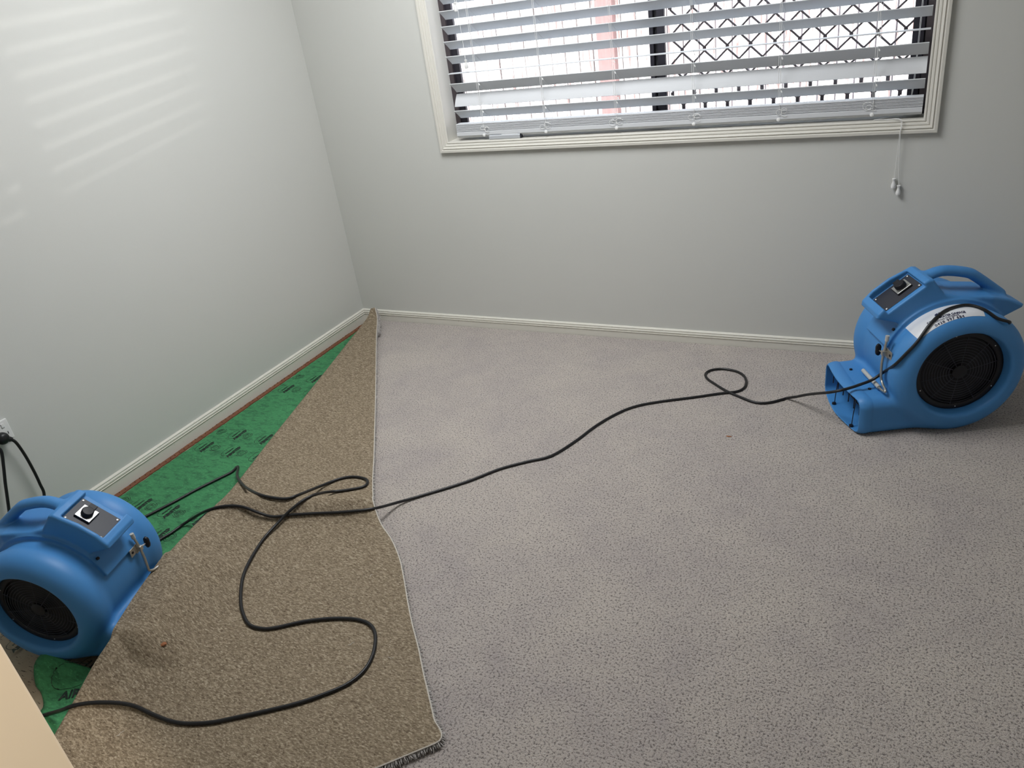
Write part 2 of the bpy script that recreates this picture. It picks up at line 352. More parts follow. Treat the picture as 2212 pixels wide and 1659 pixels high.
# small case on the sill
case = empty('plastic_case', (.928,.004,.9162), (0,0,.02)); tag(case, 'small silver grey plastic case with dark end and paper label lying on the window sill', 'case')
mb = MB(); CS = [(-.010,0),(.008,0),(.012,.006),(.012,.014),(.006,.020),(-.010,.020),(-.013,.016),(-.013,.004)]
mb.add([(x,y,z) for x in (0,.150) for (y,z) in CS], [tuple(range(7,-1,-1)), tuple(range(8,16))]+[(k,(k+1)%8,8+(k+1)%8,8+k) for k in range(8)])
mb.build('case_body', Mat('silver_case', (.55,.57,.60), .35, .2).m, case, bevel=.0012)
MB().box(.150,.1545,-.0105,.0105,.002,.018).build('end_cap', M['panel'], case, bevel=.001)
MB().box(.002,.060,-.009,.006,.0201,.0212).build('dark_insert', Mat('grey_insert', (.16,.17,.19), .5).m, case)
MB().box(.062,.138,-.009,.005,.0201,.0210).build('paper_label', M['paper'], case)
mb = MB().box(.072,.082,-.004,.002,.0211,.0214)
mb.build('red_mark', M['redp'], case)

# ================================================================ POWER POINT
sock = empty('power_point', (0,-1.9545,.420)); tag(sock, 'white double power point on the left wall, half cut by the frame', 'power socket')
MB().box(0,.009,-.0585,.0585,-.036,.036).build('wall_plate', M['white'], sock, bevel=.002)
for y in (-.038,.038): MB().box(.009,.012,y-.005,y+.005,.012,.026).build('rocker_switch', M['white'], sock, bevel=.001)
MB().box(.0088,.0095,.034,.036,-.016,-.006).box(.0088,.0095,.044,.046,-.016,-.006).box(.0088,.0095,.039,.041,-.026,-.019).build('socket_slot', M['black'], sock)

# ================================================================ UNDERLAY AND GRIPPER
und = empty('underlay', (.047,-1.0,-.018)); tag(und, 'printed green foam underlay bared between the left wall and the folded carpet', 'carpet underlay')
random.seed(3); ed = [(.053+.0022*random.uniform(-1,1)+(.004 if k%9==0 else 0), -.02-k*.0245) for k in range(92)]
x1 = 1.10; v = []; f = []; n = len(ed)
for (x,y) in ed:
    for xx in (x, x1):
        for z in (0,.0095): v.append((xx-.047,y+1.0,z))
for k in range(n-1):
    a = k*4; f += [(a+1,a+5,a+7,a+3),(a,a+1,a+3,a+2)] if k==0 else [(a+1,a+5,a+7,a+3)]
    f += [(a,a+4,a+5,a+1)]
MB().add(v,f).build('foam_sheet', M['underlay'], und)
def text_mesh(txt, size, offset=0, shear=0, spacing=1):
    cu = bpy.data.curves.new('t','FONT'); cu.body = txt; cu.size = size; cu.offset = offset; cu.shear = shear; cu.space_character = spacing
    cu.align_x = 'CENTER'; cu.resolution_u = 3; ob = bpy.data.objects.new('t',cu); COL.objects.link(ob)
    dg = bpy.context.evaluated_depsgraph_get(); me = ob.evaluated_get(dg).to_mesh()
    v = [tuple(p.co) for p in me.vertices]; f = [tuple(p.vertices) for p in me.polygons]
    ob.evaluated_get(dg).to_mesh_clear(); bpy.data.objects.remove(ob); bpy.data.curves.remove(cu); return v, f
def ring2(cx, cy, rx, ry, w_, n=32, a0=0, a1=2*math.pi, p=2.0):
    v = []; f = []
    for k in range(n+1):
        a = a0+(a1-a0)*k/n; c_, s_ = math.cos(a), math.sin(a)
        ex = abs(c_)**(2/p)*(1 if c_>=0 else -1); ey = abs(s_)**(2/p)*(1 if s_>=0 else -1)
        v += [(cx+ex*rx,cy+ey*ry,0),(cx+ex*(rx-w_),cy+ey*(ry-w_),0)]
    for k in range(n): f.append((2*k,2*k+1,2*k+3,2*k+2))
    return v, f
def put(mb, vf, x, y, z, s=1):   # text runs towards the corner, its foot to the right
    v, f = vf; mb.add([(x+q[1]*-s, y+q[0]*s, z) for q in v], f)
air = text_mesh('AIRSTEP', .0225, .0013, 0, .96); eco = text_mesh('stepeco', .0145, .0005, .1)
mb = MB(); ZP = .0100
def logo_oval(x, y):
    put(mb, ring2(0,0,.037,.0235,.0017,36,.55,5.75,2.6), x, y, ZP); put(mb, eco, x+.004, y, ZP); put(mb, air, x+.032, y, ZP)
def logo_circ(x, y, kind):
    put(mb, ring2(0,0,.0225,.0225,.0019,10,.3,1.9), x, y, ZP); put(mb, ring2(0,0,.0225,.0225,.0019,10,2.4,4.0), x, y, ZP); put(mb, ring2(0,0,.0225,.0225,.0019,10,4.5,6.1), x, y, ZP)
    put(mb, ring2(0,0,.0165,.0165,.0021,24), x, y, ZP)
    if kind: put(mb, ring2(0,-.001,.010,.009,.0022,3,math.pi/2,math.pi/2+2*math.pi), x, y, ZP)
    else:
        put(mb, ring2(0,.004,.008,.005,.0022,10,.2,3.6), x, y, ZP); put(mb, ring2(0,-.004,.009,.005,.0022,10,2.6,6.0), x, y, ZP); put(mb, ring2(.008,.002,.003,.006,.002,8,0,5), x, y, ZP)
for g, (y0, s0) in enumerate([(-.165,0),(-.675,0),(-1.187,0),(-1.69,0),(-2.2,0)]):
    for c_ in range(0,6):
        xo = .176+.148*(c_-1); xc = .094+.146*c_
        if xo > .05: logo_oval(xo-.047, y0+1.0)
        if xc > .07: logo_circ(xc-.047, y0+1.0, 0)
        xo2 = .103+.149*c_; xc2 = .170+.148*(c_-1)
        logo_oval(xo2-.047, y0-.116+1.0)
        if xc2 > .07: logo_circ(xc2-.047, y0-.114+1.0, 1)
mb.build('printed_lettering', M['ink'], und)
grip = empty('gripper_strip', (.0275,-1.2,-.018)); tag(grip, 'rough brown timber gripper strip with nails along the left skirting', 'carpet gripper')
mb = MB(); rnd = random.Random(7); v = []; f = []; N = 220
for k in range(N+1):
    y = 1.18-k*(2.38/N); a = -.0125+rnd.uniform(-.0012,.0012); b = .0095+rnd.uniform(-.0016,.0016); h = .0062+rnd.uniform(-.0008,.0008)
    v += [(a,y,0),(a,y,h),(b-.003,y,h),(b,y,h*.7),(b,y,0)]
for k in range(N):
    for q in range(4): f.append((k*5+q,k*5+q+1,k*5+q+6,k*5+q+5))
f += [(0,1,2,3,4), tuple(N*5+q for q in (4,3,2,1,0))]
mb.add(v,f).build('timber_strip', M['gripper'], grip)
mb = MB(); rnd = random.Random(8)
for k in range(96):
    y = 1.16-k*.0245; x = rnd.uniform(-.008,.006); mb.tube([(x,y,.005),(x-.002,y+rnd.uniform(-.003,.003),.0105)], [.0014,.0006], 5)
mb.build('nail', M['rust'], grip)['kind'] = 'stuff'
scrap = None
mb = MB(); v = []; f = []; nu, nv = 26, 14; UC = []
# curled offcut of underlay by the left fan
PL = [(.600,-2.352),(.598,-2.385),(.632,-2.415),(.664,-2.425),(.705,-2.448),(.722,-2.470),(.760,-2.520),(.80,-2.60)]
PR_ = [(.84,-2.30),(.86,-2.33),(.90,-2.36),(.93,-2.40),(.95,-2.44),(.98,-2.48),(1.0,-2.54),(1.02,-2.62)]
Lc = crom([(a,b,0) for a,b in PL],4); Rc = crom([(a,b,0) for a,b in PR_],4)
for i in range(len(Lc)):
    for j in range(nv+1):
        t = j/nv; p = Lc[i].lerp(Rc[i],t); ti = i/(len(Lc)-1)
        cu_ = math.exp(-(ti/.20)**2); z = .006+.046*cu_*math.exp(-(t/.6)**2)+.014*math.exp(-((t-.05)/.12)**2)*(1-ti)+.004*math.sin(9*ti+5*t)*(1-t)
        v.append((p.x-.66, p.y+2.4, z))
W_ = nv+1
for i in range(len(Lc)-1):
    for j in range(nv): f.append((i*W_+j,i*W_+j+1,(i+1)*W_+j+1,(i+1)*W_+j))
scrap = empty('underlay_offcut', (.66,-2.4,-.018)); tag(scrap, 'crumpled green underlay scrap curling up beneath the left blue fan', 'carpet underlay')
o = mb.add(v,f,True).build('foam_scrap', M['underlay'], scrap); sm = o.modifiers.new('solid','SOLIDIFY'); sm.thickness = .007; sm.offset = -1
mb = MB(); air2 = text_mesh('AIRSTEP', .036, .0012)
def onscrap(px, py): return (px, py)
def scrap_z(x, y):
    best = min(range(len(v)), key=lambda k: (v[k][0]-x)**2+(v[k][1]-y)**2); return v[best][2]
ca, sa = math.cos(.55), math.sin(.55)
def print_scrap(vf, x0, y0):
    pts = []
    for q in vf[0]:
        x = x0+q[0]*ca-q[1]*sa; y = y0+q[0]*sa+q[1]*ca; pts.append((x,y,scrap_z(x,y)+.0018))
    mb.add(pts, vf[1])
print_scrap(air2, .125, .012); print_scrap(ring2(0,.012,.052,.034,.0016,40,.6,5.4,2.4), .055, .030)
mb.build('printed_lettering', M['ink'], scrap)

# ================================================================ CARPET
FL=[(.100,-.060,.085),(.104,-.121,.05),(.148,-.333,.03),(.255,-.675,.03),(.349,-.985,.03),(.430,-1.251,.03),(.502,-1.456,.035),(.568,-1.610,.055),(.608,-1.728,.075),(.668,-1.864,.105),(.705,-1.974,.115),(.744,-2.071,.120),(.780,-2.158,.120),(.814,-2.231,.120),(.842,-2.295,.115),(.851,-2.351,.10),(.859,-2.401,.08),(.867,-2.458,.055),(.881,-2.512,.04),(.908,-2.574,.03),(.936,-2.640,.03)]
FR=[(.116,-.044,.088),(.162,-.101,.045),(.284,-.292,.022),(.453,-.539,.018),(.616,-.776,.016),(.780,-1.016,.016),(.911,-1.208,.016),(1.029,-1.381,.022),(1.125,-1.500,.034),(1.196,-1.567,.032),(1.269,-1.617,.025),(1.339,-1.680,.020),(1.403,-1.753,.018),(1.467,-1.831,.018),(1.529,-1.903,.018),(1.589,-1.968,.018),(1.642,-2.030,.018),(1.693,-2.087,.018),(1.740,-2.140,.018),(1.783,-2.193,.018),(1.677,-2.307,.018)]
NOZ=((.836,-2.106),(.959,.282),(-.282,.959))
def flap_grid(nu=150,nv=70):
    A=np.array(FL);B=np.array(FR); m=len(A)
    t=np.linspace(0,m-1,nu); i=np.clip(t.astype(int),0,m-2); f=(t-i)[:,None]
    def cr(P):
        p0=P[np.maximum(i-1,0)];p1=P[i];p2=P[i+1];p3=P[np.minimum(i+2,m-1)]
        c=.5*((2*p1)+(-p0+p2)*f+(2*p0-5*p1+4*p2-p3)*f**2+(-p0+3*p1-3*p2+p3)*f**3)
        return c
    L=cr(A);Rr=cr(B)
    k=t>=m-2; Rr[k]=(B[i]+(B[i+1]-B[i])*f)[k]
    v=np.linspace(0,1,nv)**1.3
    X=L[:,None,:]*(1-v)[None,:,None]+Rr[:,None,:]*v[None,:,None]
    w=np.linalg.norm((Rr-L)[:,:2],axis=1)[:,None]; s=v[None,:]*w
    zl=L[:,2][:,None];zr=Rr[:,2][:,None]
    e=np.exp(-(s/.14)**1.4)
    z=zr+(zl-zr)*e + .010*(1-np.exp(-s/.012))*np.exp(-s/.25)*np.minimum(1,w/.1)
    # height over the fan nozzle
    c,n,a=NOZ; dx=X[...,0]-c[0]+.07*n[0]; dy=X[...,1]-c[1]+.07*n[1]
    ln=dx*n[0]+dy*n[1]; la=dx*a[0]+dy*a[1]
    dn=np.maximum(ln-.075,0); da=np.maximum(np.abs(la)-.15,0)
    dist=np.sqrt((dn/1.5)**2+da**2)
    hn=.128*np.exp(-(dist/.09)**1.7)
    z=np.maximum(z,hn)*.5+.5*np.sqrt(z*z+hn*hn*.0+1e-9)+.5*np.maximum(hn-z,0)
    # wrinkle ridge running from the nozzle to the cut edge
    r0=np.array([.60,-1.70]);r1=np.array([1.12,-1.505]);rd=(r1-r0)/np.linalg.norm(r1-r0);rn=np.array([-rd[1],rd[0]])
    px=X[...,0]-r0[0];py=X[...,1]-r0[1];tt=px*rd[0]+py*rd[1];nn=px*rn[0]+py*rn[1]
    amp=np.clip(1-.15*tt/.55,0,1)*np.clip((tt+.12)/.1,0,1)*np.clip((.64-tt)/.12,0,1)
    wd=np.where(nn>0,.045,.058)
    z=z+.062*amp*np.exp(-(nn/wd)**2)*np.clip((s-.01)/.10,0,1)**.8
    z=z+.0035*np.sin(X[...,0]*9+1.3)*np.sin(X[...,1]*7)*np.clip(s/.1,0,1)*np.clip((w-s)/.1,0,1)
    X[...,2]=z
    return X

carpet = empty('carpet', (1.9,-1.5,0)); tag(carpet, 'grey cut pile carpet, its left side folded back to show the tan backing', 'carpet')
CO = Vector((1.9,-1.5,0))
fl = np.array(FL); xs = [(.055,-.015)]+[(p[0]+.045,p[1]) for p in FL if p[1] < -.1 and p[1] > -2.6]+[(1.0,-2.70),(ROOM_X-.012,-2.70),(ROOM_X-.012,-.013)]
pts = [Vector((x,y,0))-CO for x,y in xs]; n = len(pts)
mb = MB(); mb.add([(p.x,p.y,0) for p in pts]+[(p.x,p.y,-.008) for p in pts], [tuple(range(n))]+[(k,n+k,n+(k+1)%n,(k+1)%n) for k in range(n)])
mb.build('carpet_pile', M['carpet'], carpet)
# carpet of the hall side of the doorway
G = flap_grid(190,84); nu, nv = G.shape[:2]
# rolled fold on the left: continue the sheet round and underneath
rows_ = []
for i in range(nu):
    L_ = G[i,0]; R_ = G[i,-1]; d = (R_-L_)[:2]; d = d/max(np.linalg.norm(d),1e-6); h = L_[2]; r = min(h*.5,.02); wr = []
    for (s_, t_) in ((.050,1.0),(.030,.97),(.014,.80),(.004,.5),(-.001,.22)):
        q = min(1, np.linalg.norm((R_-L_)[:2])/.12)
        wr.append([L_[0]+d[0]*s_*q, L_[1]+d[1]*s_*q, max(.0015, h-t_*min(h-.001,.030)) if h < .05 else h-t_*.035])
    rows_.append(wr+[list(p) for p in G[i]])
A_ = np.array(rows_); nv2 = A_.shape[1]
mb = MB(); mb.add([Vector(A_[i,j])-CO for i in range(nu) for j in range(nv2)], [(i*nv2+j,(i+1)*nv2+j,(i+1)*nv2+j+1,i*nv2+j+1) for i in range(nu-1) for j in range(nv2-1)], True)
o = mb.build('folded_backing', M['backing'], carpet); o['label'] = 'tan speckled felt backing of the folded side'
# cut edge: pale binding line and grey tufts of the pile side
mb = MB(); E = [Vector(G[i,-1]) for i in range(nu)]
mb.tube([p+Vector((.001,0,-.0008))-CO for p in E], .0018, 5); mb.build('cut_edge', M['thread'], carpet)
mb = MB(); rnd = random.Random(2)
for i in range(nu-1):
    a, b = E[i], E[i+1]; L_ = (b-a).length; d = (b-a).normalized() if L_ > 1e-6 else Vector((0,-1,0)); nrm = Vector((-d.y,d.x,0)) 
    if nrm.x < 0 and i < nu*.95: nrm = -nrm
    if nrm.length < .1: nrm = Vector((1,0,0))
    if (i/nu) > .955: nrm = Vector((.7,-.7,0))
    nrm.normalize(); up = i/nu
    for k in range(max(2,int(L_/.0009))*(3 if i < nu*.08 else 1)):
        p = a.lerp(b, rnd.random()); big = 1.0+.5*(up>.8)
        s0 = p-nrm*rnd.uniform(.0,.006)+Vector((0,0,-rnd.uniform(.0015,.006))); L2 = rnd.uniform(.005,.011)*big
        if up < .08: L2 *= 1.7; s0 = s0+Vector((.004,0,-rnd.uniform(0,.012)))
        e = s0+nrm*L2*rnd.uniform(.5,1)+Vector((rnd.uniform(-.003,.003),rnd.uniform(-.003,.003),-L2*rnd.uniform(.2,.9)))
        e.z = max(e.z, .001) if s0.z > .003 else e.z
        m_ = s0.lerp(e,.5)+Vector((rnd.uniform(-.0015,.0015),rnd.uniform(-.0015,.0015),.001))
        mb.tube([s0-CO,m_-CO,e-CO], [.0011,.0012,.0006], 4, cap=False)
o = mb.build('cut_edge_pile', M['tuft'], carpet); o['kind'] = 'stuff'; o['label'] = 'fuzzy grey pile along the cut edge'
# loose threads lying on the backing
def loose_thread(x, y, z, L_, a, label, mat='thread', r=.0006):
    P = [Vector((x+L_*(t-.5)*math.cos(a)+.15*L_*math.sin(6*t), y+L_*(t-.5)*math.sin(a)+.15*L_*math.cos(5*t), z+r)) for t in np.linspace(0,1,9)]
    P = [p-P[0] for p in P]
    o = MB().tube(P, r, 5).build('loose_thread', M[mat], None); o.location = (x,y,z); tag(o, label, 'thread', 'loose threads on the carpet backing'); return o
def gz(x, y):
    d = (G[...,0]-x)**2+(G[...,1]-y)**2; i = np.unravel_index(d.argmin(), d.shape); return float(G[i][2])
for (x_, y_, L_, a_, lb) in [(1.40,-2.02,.020,1.0,'pale loose thread on the backing beside the right bend of the cord'),
    (1.53,-2.02,.016,.3,'pale loose thread near the cut edge of the folded carpet'),
    (1.03,-2.46,.022,1.2,'pale curled thread below the lowest stretch of cord on the backing'),
    (1.30,-1.78,.014,1.4,'short pale thread just below the wrinkle of the folded carpet')]:
    loose_thread(x_, y_, gz(x_,y_)+.001, L_, a_, lb)

def chip(x, y, z, s, label, seed, sx=1.0):
    rnd = random.Random(seed); bm = bmesh.new(); bmesh.ops.create_icosphere(bm, subdivisions=1, radius=s)
    for v_ in bm.verts: v_.co = Vector((v_.co.x*sx*rnd.uniform(.7,1.3), v_.co.y*rnd.uniform(.6,1.2), v_.co.z*.45*rnd.uniform(.7,1.2)))
    me = bpy.data.meshes.new('wood_chip'); bm.to_mesh(me); bm.free(); o = link('wood_chip', me, M['chip']); o.location = (x,y,z+s*.3); tag(o, label, 'wood chip'); return o
chip(.965,-2.232,gz(.965,-2.232), .0095, 'small orange brown wood chip on the tan carpet backing', 1)
chip(2.123,-.742,0, .0045, 'thin orange wood splinter on the grey carpet in front of the right fan', 2, 2.6)

# ================================================================ FANS
def smin(a,b,k):
    h=np.clip(.5+.5*(b-a)/k,0,1); return b*(1-h)+a*h-k*h*(1-h)
def smax(a,b,k): return -smin(-a,-b,k)
def rbox(x,y,z,cx,cy,cz,hx,hy,hz,r):
    qx=np.abs(x-cx)-hx+r; qy=np.abs(y-cy)-hy+r; qz=np.abs(z-cz)-hz+r
    return np.sqrt(np.maximum(qx,0)**2+np.maximum(qy,0)**2+np.maximum(qz,0)**2)+np.minimum(np.maximum(qx,np.maximum(qy,qz)),0)-r
def poly2(x,z,P):
    d=(x-P[0][0])**2+(z-P[0][1])**2; s=np.ones_like(x); n=len(P); j=n-1
    for i in range(n):
        ex,ez=P[j][0]-P[i][0],P[j][1]-P[i][1]; wx,wz=x-P[i][0],z-P[i][1]
        t=np.clip((wx*ex+wz*ez)/(ex*ex+ez*ez),0,1)
        d=np.minimum(d,(wx-ex*t)**2+(wz-ez*t)**2)
        c1=z>=P[i][1];c2=z<P[j][1];c3=ex*wz>ez*wx
        f=(c1&c2&c3)|(~c1&~c2&~c3); s=np.where(f,-s,s); j=i
    return s*np.sqrt(d)
def capsule(x,y,z,a,b,ra,rb):
    ax,ay,az=a; bx,by,bz=b
    ex,ey,ez=bx-ax,by-ay,bz-az
    t=np.clip(((x-ax)*ex+(y-ay)*ey+(z-az)*ez)/(ex*ex+ey*ey+ez*ez),0,1)
    return np.sqrt((x-ax-ex*t)**2+(y-ay-ey*t)**2+(z-az-ez*t)**2)-(ra+(rb-ra)*t)
HOUSE=[(.232,.370),(.230,.386),(.200,.419),(.150,.455),(.105,.476),(.078,.489),(.064,.487),(.046,.462),(.024,.434),(-.02,.421),(-.09,.412),(-.13,.406),(-.19,.385),(-.250,.352),(-.244,.342),(-.16,.318),(0,.28),(.1,.30),(.17,.350)]
PC=(.1445,.427); PD=(.809,-.588); PN=(.588,.809)
HAND=[(.072,.468),(.045,.482),(.01,.486),(-.03,.483),(-.07,.471),(-.11,.448),(-.15,.418),(-.19,.383)]
def _cr(P,k):
    P=np.array(P); o=[]
    for i in range(len(P)-1):
        a,b,c,d=P[max(i-1,0)],P[i],P[i+1],P[min(i+2,len(P)-1)]
        for j in range(k):
            t=j/k; o.append(.5*(2*b+(c-a)*t+(2*a-5*b+4*c-d)*t*t+(3*b-a-3*c+d)*t**3))
    return o+[P[-1]]
HANDS=_cr([HAND[0],HAND[2],HAND[4],HAND[5],HAND[7]],4)
def fan_sdf(x,y,z):
    ay=np.abs(y); rr=np.sqrt(x*x+(z-.2)**2); zl=np.where(z<.2,(z-.2)*.955,z-.2); rl=np.sqrt(x*x+zl*zl)
    q1=rl-.198+.03; q2=ay-.155+.03
    d=np.sqrt(np.maximum(q1,0)**2+np.maximum(q2,0)**2)+np.minimum(np.maximum(q1,q2),0)-.03
    tor=np.sqrt((rl-.1530)**2+((ay-.148)*1.06)**2)-.0565
    d=smin(d,tor,.02)
    crest=np.maximum(np.maximum(rr-.213,ay-.080),.27-z+.0*x)
    crest=np.maximum(crest,-.19-x)
    d=smin(d,crest,.008)
    bow=.024*(1-np.clip(ay/.165,0,1)**1.6)*(1.0-.3*np.clip(z/.12,0,1))
    xs=np.where(x>.2,x-bow*np.clip((x-.2)/.1,0,1),x)
    noz=rbox(xs,y,z,.1360,0,.0525,.1760,.165,.0675,.034)
    noz=np.minimum(noz,rbox(xs,y,z,.275,0,.0535,.037,.168,.0695,.036))
    d=smin(d,noz,.028)
    h2=poly2(x,z,HOUSE); w=ay-.070-.006*np.clip((.07-x)/.1,0,1)+.03*np.clip((-.13-x)/.12,0,1)
    a=h2+.009;b=w+.009
    hs=np.sqrt(np.maximum(a,0)**2+np.maximum(b,0)**2)+np.minimum(np.maximum(a,b),0)-.009
    hd=None
    for i in range(len(HANDS)-1):
        c=capsule(x,y*.82,z,(HANDS[i][0],0,HANDS[i][1]),(HANDS[i+1][0],0,HANDS[i+1][1]),.0170,.0170)
        hd=c if hd is None else np.minimum(hd,c)
    hs=smin(hs,hd,.012)
    px=(x-PC[0])*PD[0]+(z-PC[1])*PD[1]; pn=(x-PC[0])*PN[0]+(z-PC[1])*PN[1]
    rec=rbox(px,y,pn,0,.03,.05,.0695,.0845,.05,.004)
    hs=smax(hs,-rec,.005)
    d=smin(d,hs,.012)
    d=np.maximum(d,-(z+.015))
    cav=rbox(xs,y,z,.34,0,.053,.20,.155,.059,.026)
    d=smax(d,-cav,.004)
    inl=np.maximum(rr-.139-.25*np.maximum(ay-.17,0),.150-ay)
    d=smax(d,-inl,.010)
    return d

def surface_nets(fn, lo, hi, h):
    nx, ny, nz = [int(round((b-a)/h))+1 for a, b in zip(lo,hi)]
    xs = lo[0]+h*np.arange(nx); ys = lo[1]+h*np.arange(ny); zs = lo[2]+h*np.arange(nz)
    F = np.empty((nx,ny,nz), np.float32); Y, Z = np.meshgrid(ys, zs, indexing='ij')
    for i in range(0, nx, 16):
        X = xs[i:i+16]; F[i:i+16] = fn(X[:,None,None]+0*Y[None], Y[None]+0*X[:,None,None], Z[None]+0*X[:,None,None])
    S = F < 0
    cs = np.zeros((nx-1,ny-1,nz-1), np.int8)
    for a in (0,1):
        for b in (0,1):
            for c in (0,1): cs += S[a:nx-1+a, b:ny-1+b, c:nz-1+c]
    act = (cs > 0) & (cs < 8); idx = -np.ones(act.shape, np.int64); I = np.argwhere(act); idx[act] = np.arange(len(I))
    acc = np.zeros((len(I),3)); cnt = np.zeros(len(I)); C8 = [(a,b,c) for a in (0,1) for b in (0,1) for c in (0,1)]
    for ax in range(3):
        for p in C8:
            if p[ax]: continue
            q_ = list(p); q_[ax] = 1
            f0 = F[I[:,0]+p[0],I[:,1]+p[1],I[:,2]+p[2]]; f1 = F[I[:,0]+q_[0],I[:,1]+q_[1],I[:,2]+q_[2]]
            m_ = (f0 < 0) != (f1 < 0); t = np.where(m_, f0/np.where(f0==f1,1,f0-f1), 0)
            for k in range(3): acc[:,k] += np.where(m_, p[k]+(t if k == ax else 0), 0)
            cnt += m_
    V = (I+acc/cnt[:,None])*h+np.array(lo)
    faces = []
    for ax in range(3):
        s0 = S[:-1,1:-1,1:-1] if ax == 0 else S[1:-1,:-1,1:-1] if ax == 1 else S[1:-1,1:-1,:-1]
        s1 = S[1:,1:-1,1:-1] if ax == 0 else S[1:-1,1:,1:-1] if ax == 1 else S[1:-1,1:-1,1:]
        E_ = np.argwhere(s0 != s1); inside = s0[s0 != s1]
        o = np.zeros(3,int); o[(ax+1)%3] = 1; o[(ax+2)%3] = 1; E_ = E_+o
        b = np.zeros(3,int); b[(ax+1)%3] = -1; c = np.zeros(3,int); c[(ax+2)%3] = -1
        g = lambda e: idx[e[:,0],e[:,1],e[:,2]]
        q = np.stack([g(E_), g(E_+b), g(E_+b+c), g(E_+c)],1)
        q[~inside] = q[~inside][:,::-1]; faces.append(q)
    Fc = np.concatenate(faces); Fc = Fc[(Fc >= 0).all(1)]
    return V, Fc
def shell_mesh():
    V, Fc = surface_nets(fan_sdf, (-.275,-.240,-.0205), (.375,.240,.525), .0032)
    # one relaxation onto the field for clean shading
    for _ in range(2):
        e = 1e-3; f0 = fan_sdf(*V.T)
        g = np.stack([(fan_sdf(V[:,0]+e,V[:,1],V[:,2])-f0)/e,(fan_sdf(V[:,0],V[:,1]+e,V[:,2])-f0)/e,(fan_sdf(V[:,0],V[:,1],V[:,2]+e)-f0)/e],1)
        n2 = np.maximum((g*g).sum(1),.3); V = V-np.clip(f0/n2,-.002,.002)[:,None]*g
    me = bpy.data.meshes.new('fan_shell'); me.vertices.add(len(V)); me.vertices.foreach_set('co', V.ravel())
    me.loops.add(Fc.size); me.loops.foreach_set('vertex_index', Fc.ravel()); me.polygons.add(len(Fc))
    me.polygons.foreach_set('loop_start', np.arange(0,Fc.size,4)); me.update(calc_edges=True); me.validate()
    me.polygons.foreach_set('use_smooth', np.ones(len(me.polygons),bool)); return me
SHELL = shell_mesh()
AY = Matrix.Rotation(-math.pi/2,4,'X')     # local z -> +y
